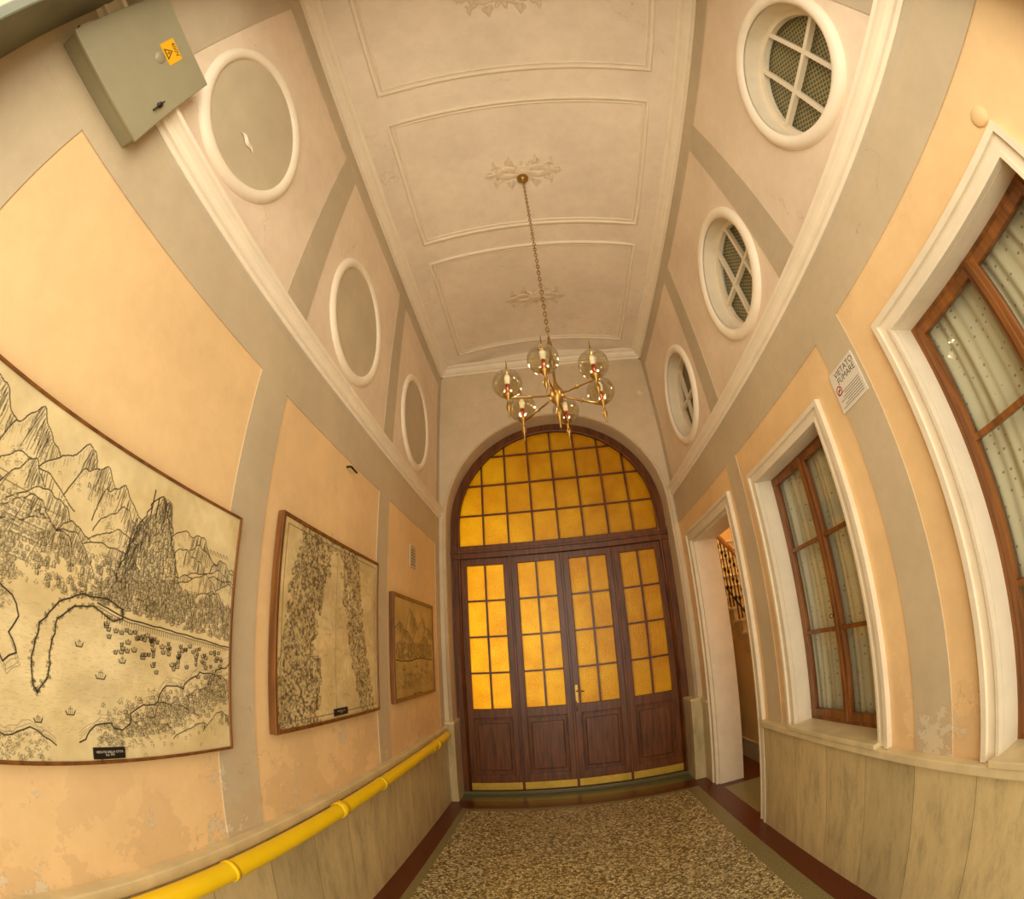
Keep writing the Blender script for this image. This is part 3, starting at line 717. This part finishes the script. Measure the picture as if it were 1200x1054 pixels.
# ------------------------------------------------------------------ gas pipe
b=B(); px_,pz=.115,.915
b.tube([(px_,Y0+.05,pz-.005),(px_,1,pz),(px_,2.2,pz),(px_,4.6,pz+.01),(px_,4.74,pz+.01),(px_-.006,4.80,pz+.01),(px_-.012,4.84,pz+.01)],.043,M_YEL,20)
for y in(.2,2.28,4.35): b.lathe([(.043,-.035),(.051,-.03),(.051,.03),(.043,.035)],(px_,y,pz+.003),(0,1,0),M_YEL,20)
for y in(-.2,1.3,2.9,4.15):
    b.box(.057,.1,y-.012,y+.012,pz-.065,pz-.04,M_YEL,.003); b.lathe([(.044,-.012),(.048,-.012),(.048,.012),(.044,.012)],(px_,y,pz),(0,1,0),M_YEL,16)
b.done('gas_pipe')
# ------------------------------------------------------------------ electrical box
b=B(); y0,y1,z0,z1=-.40,.15,3.31,3.92
b.box(0,.078,y0+.01,y1-.01,z0+.01,z1-.01,M_BOX,.006); b.box(.078,.095,y0,y1,z0,z1,M_BOX,.005)
xf=.095
b.lathe([(0,.012),(.012,.012),(.014,.0)],(xf,y1-.06,z0+.22),(1,0,0),M_BLACK,14)
b.box(xf,xf+.014,y1-.063,y1-.057,z0+.17,z0+.25,M_BLACK,.001)
b.lathe([(0,.003),(.03,.003),(.032,0)],(xf,y0+.30,z1-.24),(1,0,0),M_BOX,20)
for zz in(z0+.06,z1-.06): b.lathe([(.008,-.03),(.008,.03)],(xf-.008,y0-.002,zz),(0,0,1),M_BOX,10)
sy,sz=-.10,3.76
b.box(xf,xf+.0015,sy-.06,sy+.06,sz-.045,sz+.06,M_STICK)
xa=xf+.0018
tri=[(sy-.032,sz-.035),(sy+.032,sz-.035),(sy,sz+.018)]; tin=[(sy-.022,sz-.029),(sy+.022,sz-.029),(sy,sz+.007)]
b.add([(xa,p,q) for p,q in tri],[(0,1,2)],M_BLACK); b.add([(xa+.0003,p,q) for p,q in tin],[(0,1,2)],M_STICK)
xb=xa+.0006
b.add([(xb,sy+.003,sz+.0),(xb,sy-.008,sz-.016),(xb,sy+.0,sz-.015),(xb,sy-.003,sz-.028),(xb,sy+.009,sz-.011),(xb,sy+.001,sz-.012)],[(0,1,2,5),(2,3,4,5)],M_BLACK)
b.text('400V',.038,lambda x,y:(xa,sy+x,sz+.04+y),M_BLACK)
b.done('electrical_box',norm=False)
# ------------------------------------------------------------------ signs, fittings
b=B(); y0,y1,z0,z1=1.475,1.725,2.75,2.985
b.box(W-.012,W-.006,y0,y1,z0,z1,M_SIGN,.001)
xs=W-.0125
b.text('VIETATO\nFUMARE',.048,lambda x,y:(xs,(y0+y1)/2-.02-x*1.0,z1-.055+y),M_BLACK)
def onR(p,q): return (xs,p,q)
cy_,cz_=y1-.04,z1-.115
b.add([(xs,cy_+r*math.cos(2*pi*i/24),cz_+r*math.sin(2*pi*i/24)) for i in range(24) for r in(.020,.027)],[[2*i,2*i+1,(2*i+3)%48,(2*i+2)%48] for i in range(24)],M_RED)
b.add([onR(cy_-.018,cz_+.014),onR(cy_-.014,cz_+.018),onR(cy_+.018,cz_-.014),onR(cy_+.014,cz_-.018)],[(0,1,2,3)],M_RED)
b.add([onR(cy_-.015,cz_-.003),onR(cy_-.015,cz_+.003),onR(cy_+.012,cz_+.003),onR(cy_+.012,cz_-.003)],[(0,1,2,3)],M_BLACK)
for i in range(7): b.add([onR(y0+.02,z0+.02+i*.013),onR(y1-.02-.03*(i%3),z0+.02+i*.013),onR(y1-.02-.03*(i%3),z0+.023+i*.013),onR(y0+.02,z0+.023+i*.013)],[(0,1,2,3)],M_IRON)
b.done('no_smoking_sign',norm=False)
b=B(); b.box(.0,.008,4.03,4.2,2.72,2.95,M_GREY,.001)
for i in range(6): b.box(.008,.009,4.045,4.18-.02*(i%2),2.75+i*.03,2.757+i*.03,M_IRON)
b.done('notice_plate')
b=B(); b.tube([(0,2.56,3.14),(.03,2.56,3.14),(.035,2.57,3.14),(.035,2.66,3.135)],.008,M_IRON,8); b.done('wall_hook')
b=B(); b.lathe([(0,.012),(.035,.011),(.042,.004),(.043,-.002)],(W,.12,3.02),(-1,0,0),M_WALL,24); b.done('junction_box_cover')
b=B(); 
for i in range(6):
    a=2*pi*i/6; b.sphere((2.86+.03*math.cos(a),D-.006,5.12+.03*math.sin(a)),.022,M_WHITE,8,6,(1,.4,1))
b.sphere((2.86,D-.012,5.12),.018,M_WHITE,8,6); b.done('plaster_rosette_boss')
# ------------------------------------------------------------------ chandelier
e=empty('chandelier'); CX,CY=1.49,2.216; top=cz(CX)
b=B(); b.lathe([(0,-.10),(.012,-.10),(.016,-.08),(.03,-.07),(.05,-.05),(.058,-.03),(.05,-.015),(.06,0.01)],(CX,CY,top-.005),(0,0,1),M_BRASS,24); b.done('canopy',e)
b=B(); zc=top-.10; k=0
while zc>3.80:
    o=Vector((CX,CY,zc-.022)); P=[]
    for i in range(12):
        a=2*pi*i/12; u=.011*math.cos(a); v=.024*math.sin(a)
        P.append((o.x+(u if k%2 else 0),o.y+(0 if k%2 else u),o.z+v))
    b.tube(P,.0035,M_BRASS,5,True); zc-=.037; k+=1
b.done('chain',e)
b=B()
b.lathe([(0,.10),(.006,.10),(.01,.085),(.006,.07),(.014,.05),(.018,.02),(.009,-.01),(.009,-.06),(.014,-.09),(.022,-.11),(.014,-.13),(.009,-.15),(.009,-.27),(.02,-.30),(.036,-.33),(.042,-.37),(.034,-.41),(.014,-.43),(.010,-.46),(.018,-.485),(.022,-.51),(.012,-.54),(.006,-.57),(.009,-.585),(0,-.61)],(CX,CY,3.68),(0,0,1),M_BRASS,24)
b.done('column',e)
RA=.30; GZ=3.37
for i in range(6):
    a=-pi/2-.22+i*pi/3; dx,dy=math.cos(a),math.sin(a); gx,gy_=CX+RA*dx,CY+RA*dy
    b=B()
    b.tube([(CX+.03*dx,CY+.03*dy,3.31),(CX+.10*dx,CY+.10*dy,3.295),(CX+.18*dx,CY+.18*dy,3.285),(CX+.25*dx,CY+.25*dy,3.275),(gx,gy_,3.27)],.006,M_BRASS,8)
    b.sphere((CX+.16*dx,CY+.16*dy,3.288),.012,M_BRASS,10,8)
    b.lathe([(0,-.14),(.004,-.13),(.007,-.12),(.003,-.105),(.006,-.09),(.012,-.075),(.016,-.055),(.011,-.035),(.006,-.02),(.009,-.005),(.022,.010),(.032,.022),(.034,.028),(.0,.028)],(gx,gy_,3.265),(0,0,1),M_BRASS,20)
    b.lathe([(.012,0),(.012,.075),(0,.075)],(gx,gy_,3.29),(0,0,1),M_CANDLE,14)
    b.lathe([(0.010,0),(.016,.015),(.016,.06),(.010,.075),(0,.08)],(gx,gy_,3.362),(0,0,1),M_BULB,14)
    b.tube([(gx,gy_,3.45),(gx,gy_,3.475),(gx,gy_,3.50),(gx,gy_,3.545)],[.012,.008,.004,.002],M_BRASS,8)
    b.done('arm_%d'%(i+1),e,norm=False)
    b=B(); prof=[]
    for j in range(19):
        t=pi*(.07+.90*j/18); prof.append((.09*math.sin(t),-.09*math.cos(t)))
    b.lathe([(r,-h_) for r,h_ in prof],(gx,gy_,GZ),(0,0,1),M_GLOBE,28); b.done('globe_%d'%(i+1),e,norm=False)
    l=bpy.data.lights.new('bulb_light','POINT'); l.energy=10; l.color=(1,.83,.60); l.shadow_soft_size=.02; lo=bpy.data.objects.new('bulb_light_%d'%(i+1),l); lo.location=(gx,gy_,3.42); sc.collection.objects.link(lo); lo.parent=e
# ------------------------------------------------------------------ lights
def area(name,loc,rot,sx,sy,en,col):
    l=bpy.data.lights.new(name,'AREA'); l.shape='RECTANGLE'; l.size=sx; l.size_y=sy; l.energy=en; l.color=col
    o=bpy.data.objects.new(name,l); o.location=loc; o.rotation_euler=rot; sc.collection.objects.link(o); return o
area('daylight_entrance',(1.5,-.9,2.4),(pi/2,0,0),2.6,4.2,92,(1,.91,.74))
area('vestibule_daylight',(.1,7.2,2.0),(-pi/2,0,0),1.6,3.2,50,(1,.96,.84))
l=bpy.data.lights.new('stairwell_lamp','POINT'); l.energy=90; l.color=(1,.82,.55); l.shadow_soft_size=.15; o=bpy.data.objects.new('stairwell_lamp',l); o.location=(3.55,5.0,4.6); sc.collection.objects.link(o)
wd=bpy.data.worlds.new('World'); sc.world=wd; wd.use_nodes=True; bg=wd.node_tree.nodes['Background']; bg.inputs[0].default_value=(1,.90,.72,1); bg.inputs[1].default_value=1.0
# ------------------------------------------------------------------ camera (equidistant fisheye)
cam=bpy.data.cameras.new('camera'); co=bpy.data.objects.new('camera',cam); sc.collection.objects.link(co); sc.camera=co
yw,pt,ro=[math.radians(a) for a in(-3.959,26.188,-3.909)]
F=Vector((math.sin(yw)*math.cos(pt),math.cos(yw)*math.cos(pt),math.sin(pt))); Rr=Vector((math.cos(yw),-math.sin(yw),0)); U=Rr.cross(F)
R2=Rr*math.cos(ro)+U*math.sin(ro); U2=-Rr*math.sin(ro)+U*math.cos(ro)
mt=Matrix.Identity(4)
for i in range(3): mt[i][0]=R2[i]; mt[i][1]=U2[i]; mt[i][2]=-F[i]
mt.translation=Vector((1.352,0,1.887)); co.matrix_world=mt
cam.type='PANO'; cam.clip_start=.01
cam.sensor_fit='HORIZONTAL'; cam.sensor_width=36; cam.sensor_height=36*1054/1200
cam.panorama_type='FISHEYE_LENS_POLYNOMIAL'; cam.fisheye_fov=math.radians(200)
cam.fisheye_polynomial_k0=0; cam.fisheye_polynomial_k1=-1/(511.25*36/1200); cam.fisheye_polynomial_k2=0; cam.fisheye_polynomial_k3=0; cam.fisheye_polynomial_k4=0
sc.view_settings.view_transform='Standard'; sc.view_settings.look='None'; sc.view_settings.exposure=.1
